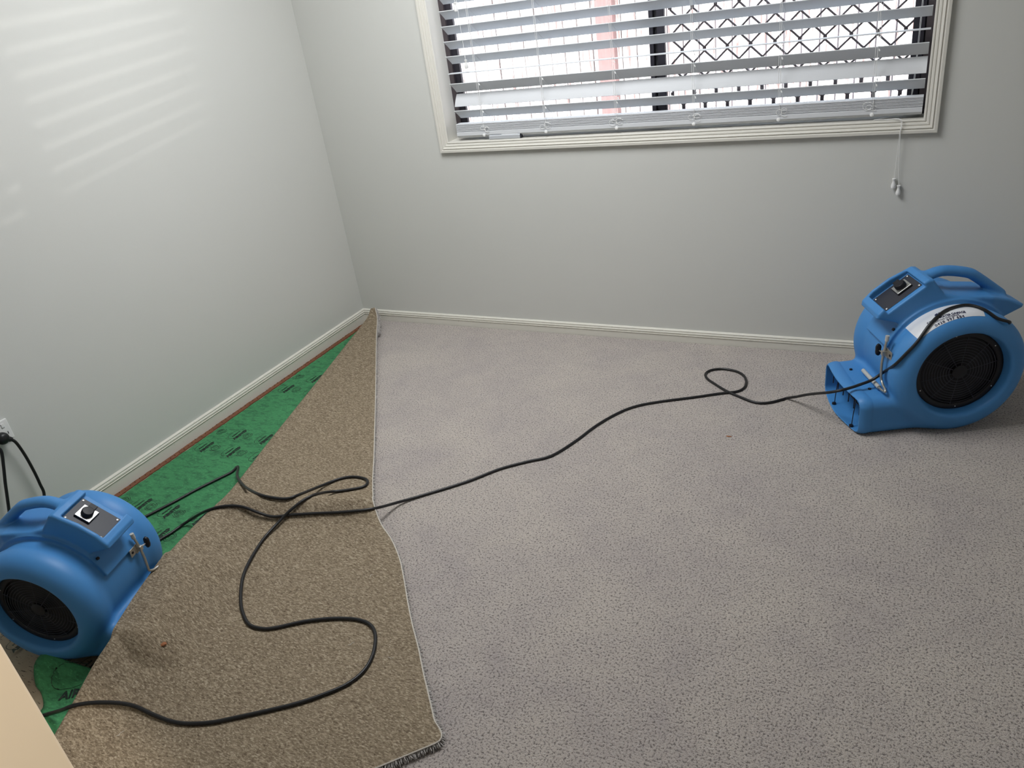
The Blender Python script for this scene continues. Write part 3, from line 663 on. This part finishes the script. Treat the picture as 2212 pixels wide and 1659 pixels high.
def fan(name, loc, th, sc, pitch, roll, label, side, rod_y, stickered):
    root = empty(name, loc); root.matrix_world = Matrix.Translation(loc) @ Matrix.Rotation(th,4,'Z') @ Matrix.Rotation(-pitch,4,'Y') @ Matrix.Rotation(roll,4,'X') @ Matrix.Scale(sc,4)
    tag(root, label, 'fan', 'blue carpet drying fans')
    link('fan_shell', SHELL, M['blue'] if not SHELL.materials else None, root)
    c = Vector((0,0,.2))
    for sgn in (1,-1):                         # air inlets
        T = Matrix.Translation(c) @ (AY if sgn > 0 else Matrix.Rotation(math.pi,4,'Z') @ AY)
        g = MB().lathe([(.1385,.150),(.1385,.1675),(.1365,.1685),(.122,.1685),(.119,.166),(.117,.156),(.117,.1505)], T, 64).build('inlet_rim', M['black'], root)
        MB().lathe([(.118,.149),(.118,.1515),(.001,.1515)], T, 48).build('fan_rotor', M['black'], g)
        mb = MB(); W = lambda r, a, d: T @ Vector((r*math.cos(a), r*math.sin(a), d))
        for r in np.arange(.034,.121,.0088): mb.tube([W(r,a,.169+.004*(1-(r/.12)**2)) for a in np.linspace(0,2*math.pi,48,endpoint=False)], .0011, 5, closed=True)
        for k in range(10):
            a = 2*math.pi*k/10+.2; mb.tube([W(.022,a,.172),(W(.07,a,.171)),W(.121,a,.168)], .0012, 5)
        mb.build('inlet_grille', M['grille'], g)
        MB().lathe([(.0235,.166),(.0235,.1735),(.021,.1755),(.0005,.1755)], T, 32).build('grille_hub', M['black'], g)
        for a in (.45,1.6,2.6,3.8,4.9,5.75): MB().lathe([(.0022,.1680),(.0022,.1695),(.0005,.1697)], T @ Matrix.Translation((.1295*math.cos(a),.1295*math.sin(a),0)), 8).build('rim_screw', M['steel'], g)
    # control panel
    X = Vector((PD[0],0,PD[1])); Y = Vector((0,1,0)); Nn = Vector((PN[0],0,PN[1]))
    T = Matrix.Translation((PC[0],0,PC[1])) @ Matrix((X,Y,Nn)).transposed().to_4x4() @ Matrix.Translation((0,0,.0005))
    if Matrix((X,Y,Nn)).determinant() < 0: T = T @ Matrix.Scale(-1,4,(0,1,0))
    pn = MB().box(-.0665,.0665,-.0505,.0505,0,.0016,T).build('control_panel', M['panel'], root, bevel=.0006)
    for sx in (-1,1):
        for sy in (-1,1): MB().lathe([(.0042,.0014),(.0042,.0026),(.002,.0036),(.0005,.0037)], T @ Matrix.Translation((sx*.060,sy*.043,0)), 12).build('panel_screw', M['steel'], pn)
    mb = MB(); K = (-.021,-.002*side)
    MB().box(K[0]-.026,K[0]+.026,K[1]-.026,K[1]+.026,.0016,.0075,T).build('switch_base', M['black'], pn, bevel=.001)
    sp = MB().box(K[0]-.025,K[0]+.025,K[1]-.025,K[1]+.025,.0075,.0098,T).build('switch_plate', M['steel'], pn, bevel=.0008)
    mb = MB().lathe([(.0185,.0098),(.018,.021),(.0155,.0245),(.0005,.0250)], T @ Matrix.Translation((K[0],K[1],0)), 28)
    mb.box(K[0]-.011,K[0]+.011,min(K[1],K[1]-side*.036),max(K[1],K[1]-side*.036),.0098,.0175,T)
    mb.build('speed_knob', M['black'], pn, bevel=.0008)
    mb = MB()
    for (dx,dy) in ((-.019,.010),(-.019,-.006),(-.008,.020),(.012,.019)): mb.box(K[0]+dx-.0016,K[0]+dx+.0016,K[1]+side*dy-.0009,K[1]+side*dy+.0009,.0098,.0100,T)
    mb.build('speed_mark', M['panel'], pn)
    MB().lathe([(.0035,.0014),(.0035,.0022),(.0005,.0022)], T @ Matrix.Translation((-.020,-.036*side,0)), 12).build('panel_hole', M['black'], pn)
    # outlet guard wires inside the nozzle
    mb = MB()
    mb.tube([(.285,-.152,.078),(.285,.152,.078)], .0020, 6)
    for y in np.linspace(-.12,.12,6): mb.tube([(.287,y,.045),(.285,y,.112)], .0018, 6)
    for y in (-.06,.10): mb.tube([(.290,y,.11),(.300,y+.004,.04),(.303,y+.006,.004)], .0015, 6); mb.lathe([(.007,.0),(.007,.006),(.001,.007)], Matrix.Translation((.305,y+.006,-.0055)), 10)
    mb.build('outlet_guard', M['black'], root)
    # plug screws
    for p, nn in (((.248,-.068,.1230),(0,0,1)),((.243,.083,.1230),(0,0,1)),((.176,.064*side,.327),(.8,0,.6))):
        q = Vector(nn).to_track_quat('Z','Y').to_matrix().to_4x4()
        MB().lathe([(.0052,-.004),(.0052,.0010),(.0035,.0016),(.0005,.0010)], Matrix.Translation(p) @ q, 12).build('plug_screw', M['black'], root)
    # tilt stand: bent rod in a clamp
    y = rod_y
    P = [(.2045,y-.002,.300),(.2105,y,.262),(.2145,y,.22),(.2135,y+.001,.175),(.2115,y+.004,.158)]
    if side > 0: P += [(.2135,y+.022,.149),(.2165,y+.046,.146),(.2195,y+.055,.1415),(.2205,y+.046,.138),(.2212,y+.024,.1358),(.2215,y+.000,.1352)]
    else: P += [(.215,y+.018,.148),(.220,y+.038,.145)]
    rod = MB().tube(crom(P,5), .0042, 10).build('tilt_stand', M['rod'], root)
    MB().tube([(.2028,y-.003,.318),(.2042,y-.002,.299)], [.0066,.0066], 12).build('rod_cap', M['sleeve'], rod)
    if side > 0: MB().tube([(.2213,y+.012,.1355),(.2215,y-.045,.135),(.2215,y-.12,.1345)], .0072, 12).build('rubber_sleeve', M['sleeve'], rod)
    cl = MB().box(.2005,.2035,y-.010,y+.010,.240,.275).box(.1995,.2025,y+side*.008,y+side*.036,.244,.273).box(.2015,.2190,y-.0065,y+.0065,.249,.266).build('rod_clamp', M['rod'], root, bevel=.0012)
    q = Vector((1,0,0)).to_track_quat('Z','Y').to_matrix().to_4x4()
    MB().lathe([(.0045,0),(.0045,.002),(.0005,.0022)], Matrix.Translation((.2022,y+side*.026,.2585)) @ q, 10).build('clamp_bolt', M['black'], cl)
    MB().tube([(.212,y-side*.004,.257),(.215,y-side*.024,.256)], .0030, 8).build('knob_stem', M['steel'], cl)
    q = Vector((.1,-side,0)).to_track_quat('Z','Y').to_matrix().to_4x4(); mb = MB(); v = []; f = []
    n = 24
    for (k_, z_) in ((.45,0),(.95,.004),(1,.010),(.8,.014)):
        for k in range(n): a = 2*math.pi*k/n; r_ = .0165*k_*(1+.32*math.cos(2*a)); v.append(q @ Vector((r_*math.sin(a)*.75, r_*math.cos(a), z_)) + Vector((.2155,y-side*.024,.256)))
    for i in range(3):
        for k in range(n): f.append((i*n+k,i*n+(k+1)%n,(i+1)*n+(k+1)%n,(i+1)*n+k))
    f += [tuple(range(n-1,-1,-1)), tuple(3*n+k for k in range(n))]
    mb.add(v,f,True).build('clamp_knob', M['black'], cl)
    if stickered:
        def onsh(phi, yy, off=.0008):
            phi = np.asarray(phi,float); yy = np.asarray(yy,float); r = np.full(phi.shape,.24)
            for _ in range(60):
                d = fan_sdf(r*np.cos(phi), yy, .2+r*np.sin(phi)); r = r-d*.7
            r = r+off; return np.stack([r*np.cos(phi), yy, .2+r*np.sin(phi)],-1)
        n1, n2 = 60, 16; PH, TT = np.meshgrid(np.radians(np.linspace(43,104,n1)), np.linspace(0,1,n2), indexing='ij')
        yin = .084+.0*PH; YY = yin*(1-TT)+.181*TT; S_ = onsh(PH, YY)
        st = MB().add([tuple(p) for p in S_.reshape(-1,3)], [(i*n2+j,i*n2+j+1,(i+1)*n2+j+1,(i+1)*n2+j) for i in range(n1-1) for j in range(n2-1)], True).build('sticker', M['sticker'], root)
        st['label'] = 'white curved sticker with navy company lettering'
        mb = MB()
        def wrap(vf, phi0, y0, dy=0, R=.205, length=None):   # text reads with growing angle, its head to the middle of the fan
            v = np.array(vf[0])
            if length: v[:,0] *= length/np.ptp(v[:,0])
            ph = phi0+v[:,0]/R; yy = y0+dy*v[:,0]-v[:,1]; mb.add([tuple(p) for p in onsh(ph,yy,.0014)], vf[1])
        wrap(text_mesh('CARPET WATER DAMAGE', .0125, .0006, 0, 1.02), math.radians(72.8), .1635, .09, length=.112)
        wrap(text_mesh('DRYING AND REPAIR', .0076, .0002), math.radians(72.8), .1710, .07, length=.070)
        wrap(text_mesh('0428 997 684', .0100, .0003, 0, 1.2), math.radians(73.2), .1800, .03, length=.090)
        for (dx,dy,rx,ry) in ((-.010,-.002,.013,.0115),(.010,.002,.013,.0115)):
            v = [(dx,dy,0)]+[(dx+rx*math.cos(a),dy+ry*math.sin(a),0) for a in np.linspace(0,2*math.pi,28,endpoint=False)]
            wrap((v,[(0,1+k,1+(k+1)%28) for k in range(28)]), math.radians(73), .134)
        mb.build('sticker_print', M['navy'], st)
        mb = MB()
        for (dx,dy,a0,a1) in ((-.004,.002,1.2,3.6),(.004,-.002,4.3,6.7)): wrap((ring2(dx,dy,.0085,.0085,.0018,14,a0,a1)), math.radians(73), .134)
        for q_ in range(0): pass
        mb.v = [tuple(Vector(p)+(Vector(p)-Vector((0,p[1],.2))).normalized()*.0006) for p in mb.v]
        mb.build('sticker_swirl', M['sticker'], st)
    return root
RF = fan('air_mover_fan', (2.7353,-.366,.015), math.radians(205.7), 1.0, 0, 0, 'blue carpet drying fan with a white sticker, standing by the window wall at right', 1, .092, True)
LF = fan('air_mover_fan', (.580,-2.183,.018), math.radians(16.4), .865, math.radians(-4), math.radians(.3), 'blue carpet drying fan at the lower left, nozzle pushed under the folded carpet', -1, .070, False)

# ================================================================ CORDS
CA= [(2.2718,-0.4331,0.0050),(2.2610,-0.4429,0.0050),(2.2455,-0.4573,0.0050),(2.2285,-0.4718,0.0050),(2.2132,-0.4822,0.0050),(2.2005,-0.4878,0.0050),(2.1886,-0.4907,0.0050),(2.1768,-0.4912,0.0050),(2.1642,-0.4896,0.0050),(2.1508,-0.4853,0.0050),(2.1367,-0.4784,0.0050),(2.1223,-0.4702,0.0050),(2.1077,-0.4618,0.0050),(2.0928,-0.4536,0.0050),(2.0776,-0.4450,0.0050),(2.0625,-0.4357,0.0050),(2.0477,-0.4258,0.0050),(2.0332,-0.4147,0.0050),(2.0189,-0.4027,0.0050),(2.0051,-0.3905,0.0050),(1.9924,-0.3791,0.0050),(1.9807,-0.3685,0.0050),(1.9697,-0.3586,0.0050),(1.9600,-0.3489,0.0050),(1.9519,-0.3392,0.0050),(1.9454,-0.3295,0.0050),(1.9403,-0.3200,0.0050),(1.9369,-0.3106,0.0050),(1.9354,-0.3013,0.0050),(1.9357,-0.2918,0.0050),(1.9378,-0.2822,0.0050),(1.9418,-0.2732,0.0050),(1.9476,-0.2652,0.0050),(1.9557,-0.2581,0.0050),(1.9659,-0.2518,0.0050),(1.9776,-0.2469,0.0050),(1.9900,-0.2441,0.0050),(2.0039,-0.2438,0.0050),(2.0192,-0.2455,0.0050),(2.0344,-0.2489,0.0050),(2.0478,-0.2537,0.0050),(2.0591,-0.2601,0.0050),(2.0692,-0.2681,0.0050),(2.0780,-0.2774,0.0050),(2.0856,-0.2874,0.0050),(2.0920,-0.2985,0.0050),(2.0971,-0.3106,0.0050),(2.1011,-0.3233,0.0050),(2.1040,-0.3359,0.0050),(2.1060,-0.3488,0.0050),(2.1071,-0.3621,0.0050),(2.1069,-0.3750,0.0050),(2.1050,-0.3866,0.0050),(2.1018,-0.3967,0.0050),(2.0972,-0.4058,0.0050),(2.0908,-0.4142,0.0050),(2.0823,-0.4222,0.0050),(2.0713,-0.4291,0.0050),(2.0583,-0.4350,0.0050),(2.0432,-0.4413,0.0050),(2.0263,-0.4495,0.0050),(2.0073,-0.4601,0.0050),(1.9864,-0.4722,0.0050),(1.9637,-0.4853,0.0050),(1.9395,-0.4987,0.0050),(1.9126,-0.5129,0.0050),(1.8832,-0.5278,0.0050),(1.8540,-0.5429,0.0050),(1.8279,-0.5572,0.0050),(1.8057,-0.5701,0.0050),(1.7858,-0.5823,0.0050),(1.7677,-0.5946,0.0050),(1.7509,-0.6080,0.0050),(1.7358,-0.6218,0.0050),(1.7226,-0.6359,0.0050),(1.7101,-0.6518,0.0050),(1.6973,-0.6715,0.0050),(1.6835,-0.6956,0.0050),(1.6697,-0.7230,0.0050),(1.6564,-0.7525,0.0050),(1.6440,-0.7832,0.0050),(1.6331,-0.8159,0.0050),(1.6233,-0.8507,0.0050),(1.6138,-0.8851,0.0050),(1.6036,-0.9169,0.0050),(1.5929,-0.9467,0.0050),(1.5820,-0.9754,0.0050),(1.5703,-1.0015,0.0050),(1.5572,-1.0237,0.0050),(1.5423,-1.0404,0.0050),(1.5259,-1.0529,0.0050),(1.5085,-1.0644,0.0050),(1.4906,-1.0778,0.0050),(1.4721,-1.0932,0.0050),(1.4527,-1.1091,0.0050),(1.4331,-1.1266,0.0050),(1.4135,-1.1463,0.0050),(1.3946,-1.1693,0.0050),(1.3760,-1.1946,0.0050),(1.3569,-1.2207,0.0050),(1.3365,-1.2460,0.0050),(1.3140,-1.2708,0.0050),(1.2901,-1.2956,0.0050),(1.2660,-1.3197,0.0050),(1.2430,-1.3424,0.0050),(1.2213,-1.3638,0.0052),(1.2009,-1.3850,0.0060),(1.1831,-1.4071,0.0088),(1.1701,-1.4317,0.0151),(1.1635,-1.4592,0.0256),(1.1614,-1.4879,0.0388),(1.1578,-1.5138,0.0506),(1.1475,-1.5340,0.0577),(1.1301,-1.5493,0.0609),(1.1088,-1.5620,0.0622),(1.0857,-1.5730,0.0626),(1.0625,-1.5829,0.0625),(1.0397,-1.5919,0.0624),(1.0169,-1.6004,0.0624),(0.9951,-1.6089,0.0629),(0.9748,-1.6176,0.0638),(0.9559,-1.6262,0.0648),(0.9379,-1.6345,0.0657),(0.9207,-1.6423,0.0664),(0.9044,-1.6498,0.0669),(0.8896,-1.6577,0.0673),(0.8765,-1.6661,0.0679),(0.8644,-1.6739,0.0689),(0.8522,-1.6801,0.0705),(0.8404,-1.6839,0.0728),(0.8295,-1.6864,0.0757),(0.8186,-1.6885,0.0795),(0.8065,-1.6911,0.0840),(0.7915,-1.6934,0.0890),(0.7737,-1.6946,0.0938),(0.7550,-1.6957,0.0980),(0.7374,-1.6982,0.1012),(0.7210,-1.7021,0.1030),(0.7045,-1.7065,0.1034),(0.6879,-1.7114,0.1027),(0.6717,-1.7170,0.1012),(0.6556,-1.7231,0.0987),(0.6386,-1.7292,0.0946),(0.6185,-1.7337,0.0872),(0.5912,-1.7340,0.0737),(0.5561,-1.7304,0.0534),(0.5200,-1.7275,0.0313),(0.4916,-1.7296,0.0137),(0.4737,-1.7371,0.0032),(0.4650,-1.7484,-0.0014),(0.4619,-1.7618,-0.0027),(0.4606,-1.7754,-0.0030),(0.4589,-1.7887,-0.0030),(0.4559,-1.8024,-0.0030),(0.4521,-1.8160,-0.0030),(0.4486,-1.8279,-0.0030),(0.4462,-1.8362,-0.0030)]
CB= [(0.7482,-2.4727,-0.0030),(0.7590,-2.4698,0.0013),(0.7765,-2.4663,0.0089),(0.8005,-2.4642,0.0214),(0.8274,-2.4640,0.0371),(0.8498,-2.4639,0.0509),(0.8641,-2.4614,0.0589),(0.8733,-2.4570,0.0624),(0.8817,-2.4518,0.0639),(0.8903,-2.4460,0.0642),(0.8991,-2.4399,0.0637),(0.9086,-2.4337,0.0627),(0.9188,-2.4273,0.0612),(0.9303,-2.4206,0.0593),(0.9428,-2.4137,0.0569),(0.9554,-2.4070,0.0541),(0.9673,-2.4010,0.0511),(0.9780,-2.3960,0.0481),(0.9885,-2.3918,0.0453),(0.9996,-2.3884,0.0427),(1.0118,-2.3858,0.0402),(1.0258,-2.3842,0.0378),(1.0408,-2.3837,0.0355),(1.0563,-2.3834,0.0333),(1.0713,-2.3828,0.0313),(1.0861,-2.3820,0.0296),(1.1011,-2.3812,0.0281),(1.1157,-2.3802,0.0270),(1.1298,-2.3786,0.0261),(1.1429,-2.3764,0.0255),(1.1553,-2.3737,0.0252),(1.1675,-2.3704,0.0250),(1.1801,-2.3663,0.0248),(1.1937,-2.3612,0.0248),(1.2079,-2.3552,0.0248),(1.2217,-2.3489,0.0249),(1.2341,-2.3426,0.0250),(1.2439,-2.3370,0.0250),(1.2520,-2.3316,0.0250),(1.2604,-2.3255,0.0250),(1.2713,-2.3180,0.0250),(1.2855,-2.3083,0.0250),(1.3018,-2.2971,0.0250),(1.3189,-2.2852,0.0249),(1.3353,-2.2733,0.0246),(1.3512,-2.2616,0.0244),(1.3672,-2.2497,0.0241),(1.3828,-2.2378,0.0239),(1.3973,-2.2258,0.0236),(1.4106,-2.2138,0.0232),(1.4230,-2.2019,0.0228),(1.4346,-2.1899,0.0224),(1.4455,-2.1780,0.0220),(1.4559,-2.1663,0.0217),(1.4657,-2.1547,0.0214),(1.4745,-2.1432,0.0212),(1.4819,-2.1315,0.0211),(1.4877,-2.1197,0.0210),(1.4922,-2.1077,0.0210),(1.4953,-2.0956,0.0210),(1.4969,-2.0830,0.0209),(1.4968,-2.0701,0.0207),(1.4951,-2.0568,0.0204),(1.4921,-2.0432,0.0202),(1.4878,-2.0296,0.0201),(1.4818,-2.0151,0.0200),(1.4743,-2.0000,0.0200),(1.4657,-1.9855,0.0200),(1.4569,-1.9729,0.0200),(1.4480,-1.9627,0.0200),(1.4388,-1.9542,0.0200),(1.4289,-1.9474,0.0201),(1.4183,-1.9422,0.0202),(1.4071,-1.9387,0.0204),(1.3952,-1.9370,0.0207),(1.3824,-1.9369,0.0209),(1.3686,-1.9381,0.0212),(1.3534,-1.9409,0.0215),(1.3373,-1.9454,0.0219),(1.3206,-1.9512,0.0224),(1.3038,-1.9579,0.0230),(1.2868,-1.9657,0.0237),(1.2694,-1.9745,0.0243),(1.2521,-1.9842,0.0250),(1.2355,-1.9944,0.0257),(1.2193,-2.0060,0.0263),(1.2033,-2.0187,0.0270),(1.1885,-2.0308,0.0276),(1.1756,-2.0406,0.0281),(1.1657,-2.0475,0.0286),(1.1581,-2.0525,0.0291),(1.1509,-2.0562,0.0296),(1.1423,-2.0593,0.0302),(1.1317,-2.0621,0.0309),(1.1200,-2.0641,0.0316),(1.1077,-2.0647,0.0322),(1.0954,-2.0632,0.0328),(1.0829,-2.0590,0.0334),(1.0701,-2.0526,0.0341),(1.0573,-2.0448,0.0349),(1.0449,-2.0365,0.0356),(1.0331,-2.0279,0.0362),(1.0218,-2.0186,0.0368),(1.0106,-2.0084,0.0376),(0.9992,-1.9969,0.0387),(0.9871,-1.9837,0.0401),(0.9745,-1.9690,0.0418),(0.9623,-1.9536,0.0435),(0.9512,-1.9384,0.0450),(0.9418,-1.9242,0.0461),(0.9333,-1.9104,0.0467),(0.9251,-1.8952,0.0470),(0.9165,-1.8770,0.0473),(0.9072,-1.8545,0.0477),(0.8977,-1.8288,0.0482),(0.8892,-1.8021,0.0490),(0.8826,-1.7769,0.0501),(0.8789,-1.7539,0.0516),(0.8779,-1.7322,0.0539),(0.8791,-1.7122,0.0571),(0.8816,-1.6944,0.0612),(0.8850,-1.6789,0.0660),(0.8895,-1.6654,0.0713),(0.8952,-1.6530,0.0769),(0.9019,-1.6407,0.0823),(0.9089,-1.6275,0.0872),(0.9158,-1.6134,0.0912),(0.9223,-1.5990,0.0938),(0.9290,-1.5854,0.0951),(0.9349,-1.5721,0.0943),(0.9355,-1.5546,0.0876),(0.9290,-1.5303,0.0736),(0.9210,-1.5037,0.0571),(0.9189,-1.4813,0.0438),(0.9246,-1.4657,0.0356),(0.9358,-1.4549,0.0316),(0.9491,-1.4460,0.0301),(0.9636,-1.4368,0.0295),(0.9787,-1.4273,0.0292),(0.9922,-1.4179,0.0289),(1.0022,-1.4094,0.0287),(1.0079,-1.4021,0.0284),(1.0104,-1.3955,0.0281),(1.0106,-1.3893,0.0279),(1.0091,-1.3831,0.0277),(1.0060,-1.3764,0.0274),(1.0010,-1.3696,0.0272),(0.9942,-1.3635,0.0270),(0.9857,-1.3592,0.0269),(0.9744,-1.3566,0.0267),(0.9606,-1.3553,0.0264),(0.9462,-1.3556,0.0262),(0.9329,-1.3575,0.0261),(0.9211,-1.3612,0.0261),(0.9099,-1.3666,0.0263),(0.8994,-1.3737,0.0266),(0.8897,-1.3826,0.0271),(0.8812,-1.3932,0.0278),(0.8740,-1.4057,0.0288),(0.8679,-1.4207,0.0308),(0.8638,-1.4400,0.0354),(0.8631,-1.4667,0.0443),(0.8675,-1.5010,0.0581),(0.8759,-1.5377,0.0749),(0.8833,-1.5687,0.0895),(0.8854,-1.5892,0.0977),(0.8820,-1.6016,0.1004),(0.8758,-1.6099,0.1008),(0.8675,-1.6166,0.1012),(0.8574,-1.6219,0.1021),(0.8463,-1.6260,0.1036),(0.8347,-1.6294,0.1054),(0.8228,-1.6324,0.1073),(0.8107,-1.6352,0.1091),(0.7979,-1.6373,0.1108),(0.7839,-1.6383,0.1123),(0.7668,-1.6365,0.1124),(0.7407,-1.6279,0.1074),(0.7031,-1.6106,0.0954),(0.6609,-1.5891,0.0807),(0.6230,-1.5691,0.0687),(0.5911,-1.5519,0.0610),(0.5627,-1.5357,0.0558),(0.5344,-1.5179,0.0501),(0.5038,-1.4961,0.0414),(0.4703,-1.4679,0.0295),(0.4370,-1.4363,0.0168),(0.4097,-1.4095,0.0066),(0.3921,-1.3947,0.0005),(0.3856,-1.3943,-0.0021),(0.3866,-1.4031,-0.0029),(0.3895,-1.4162,-0.0030),(0.3899,-1.4290,-0.0030),(0.3868,-1.4405,-0.0030),(0.3821,-1.4525,-0.0030),(0.3763,-1.4662,-0.0030),(0.3698,-1.4822,-0.0030),(0.3622,-1.5019,-0.0030),(0.3535,-1.5243,-0.0030),(0.3448,-1.5472,-0.0030),(0.3373,-1.5683,-0.0030),(0.3316,-1.5869,-0.0030),(0.3269,-1.6041,-0.0030),(0.3224,-1.6212,-0.0030),(0.3170,-1.6395,-0.0030),(0.3099,-1.6614,-0.0030),(0.3017,-1.6855,-0.0030),(0.2941,-1.7072,-0.0030),(0.2890,-1.7222,-0.0030)]
CT=[(-0.084,0.186,0.383),(-0.052,0.162,0.407),(-0.017,0.130,0.414),(0.037,0.135,0.412),(0.078,0.151,0.401),(0.117,0.170,0.375),(0.153,0.184,0.332),(0.183,0.181,0.292),(0.207,0.166,0.249),(0.203,0.087,0.183),(0.209,0.022,0.127)]
CU=[(2.5588,-0.5366,0.1680),(2.5252,-0.5585,0.1580),(2.4927,-0.5773,0.1500),(2.4595,-0.5914,0.1430),(2.4240,-0.5809,0.1260),(2.3848,-0.5423,0.0970),(2.3434,-0.4971,0.0620),(2.3077,-0.4602,0.0300)]
def loc(F, p): return F.matrix_world @ Vector(p)
bpy.context.view_layer.update()
TOPC = [(-.14,.10,.33),(-.135,.150,.345),(-.120,.19,.368)]+CT[:10]
root = empty('fan_power_cord', (1.5,-1.2,0)); tag(root, 'black cord from the right fan across the carpet, over the fold to the left wall', 'power cord', 'black cords on the floor')  # the right fan's own power cord, kept as a separate object
O = Vector((1.5,-1.2,0))
pa = crom([loc(RF,p) for p in TOPC]+[Vector(p) for p in CU],4)+[Vector(p) for p in CA]
pa += crom([Vector(p) for p in ((.40,-1.88,-.003),(.33,-1.95,-.003),(.25,-2.0,-.003),(.12,-1.985,.005),(.050,-1.955,.09),(.036,-1.909,.156),(.034,-1.904,.20),(.034,-1.903,.249),(.035,-1.906,.317),(.035,-1.913,.372),(.033,-1.922,.392),(.030,-1.930,.399))],4)
MB().tube([p-O for p in crom(pa,2)], .0050, 10).build('cord', M['rubber'], root)
def plug(root, O, y, z, tip):
    q = Vector((1,0,0)).to_track_quat('Z','Y').to_matrix().to_4x4()
    mb = MB().lathe([(.019,.0),(.0205,.004),(.0205,.014),(.017,.022),(.010,.026),(.0005,.027)], Matrix.Translation(Vector((.0125,y,z))-O) @ q, 28)
    d = (Vector(tip)-Vector((.026,y,z))); mb.tube([Vector((.026,y,z))+d*.15-O, Vector((.027,y,z))+d*.75-O, Vector((.028,y,z))+d-O], [.011,.009,.0065], 12); mb.build('plug', M['rubber'], root)
plug(root, O, -1.940, .405, (.030,-1.918,.390))
O2 = Vector((.9,-2.1,0)); root2 = empty('fan_power_cord', O2); tag(root2, 'black cord looping over the tan folded carpet from the left fan', 'power cord', 'black cords on the floor')  # the left fan's own power cord, also a separate object
pb = [Vector(p) for p in ((.33,-2.40,.03),(.40,-2.50,.0),(.56,-2.56,-.003),(.68,-2.52,-.003))]+[Vector(p) for p in CB]
pb += crom([Vector(p) for p in ((.25,-1.83,-.003),(.20,-1.95,-.003),(.12,-2.06,.0),(.045,-2.05,.10),(.034,-2.010,.235),(.034,-1.982,.32),(.034,-1.966,.372),(.030,-1.972,.392))],4)
MB().tube([p-O2 for p in crom(pb,2)], .0050, 10).build('cord', M['rubber'], root2)
plug(root2, O2, -1.985, .405, (.030,-1.972,.388))
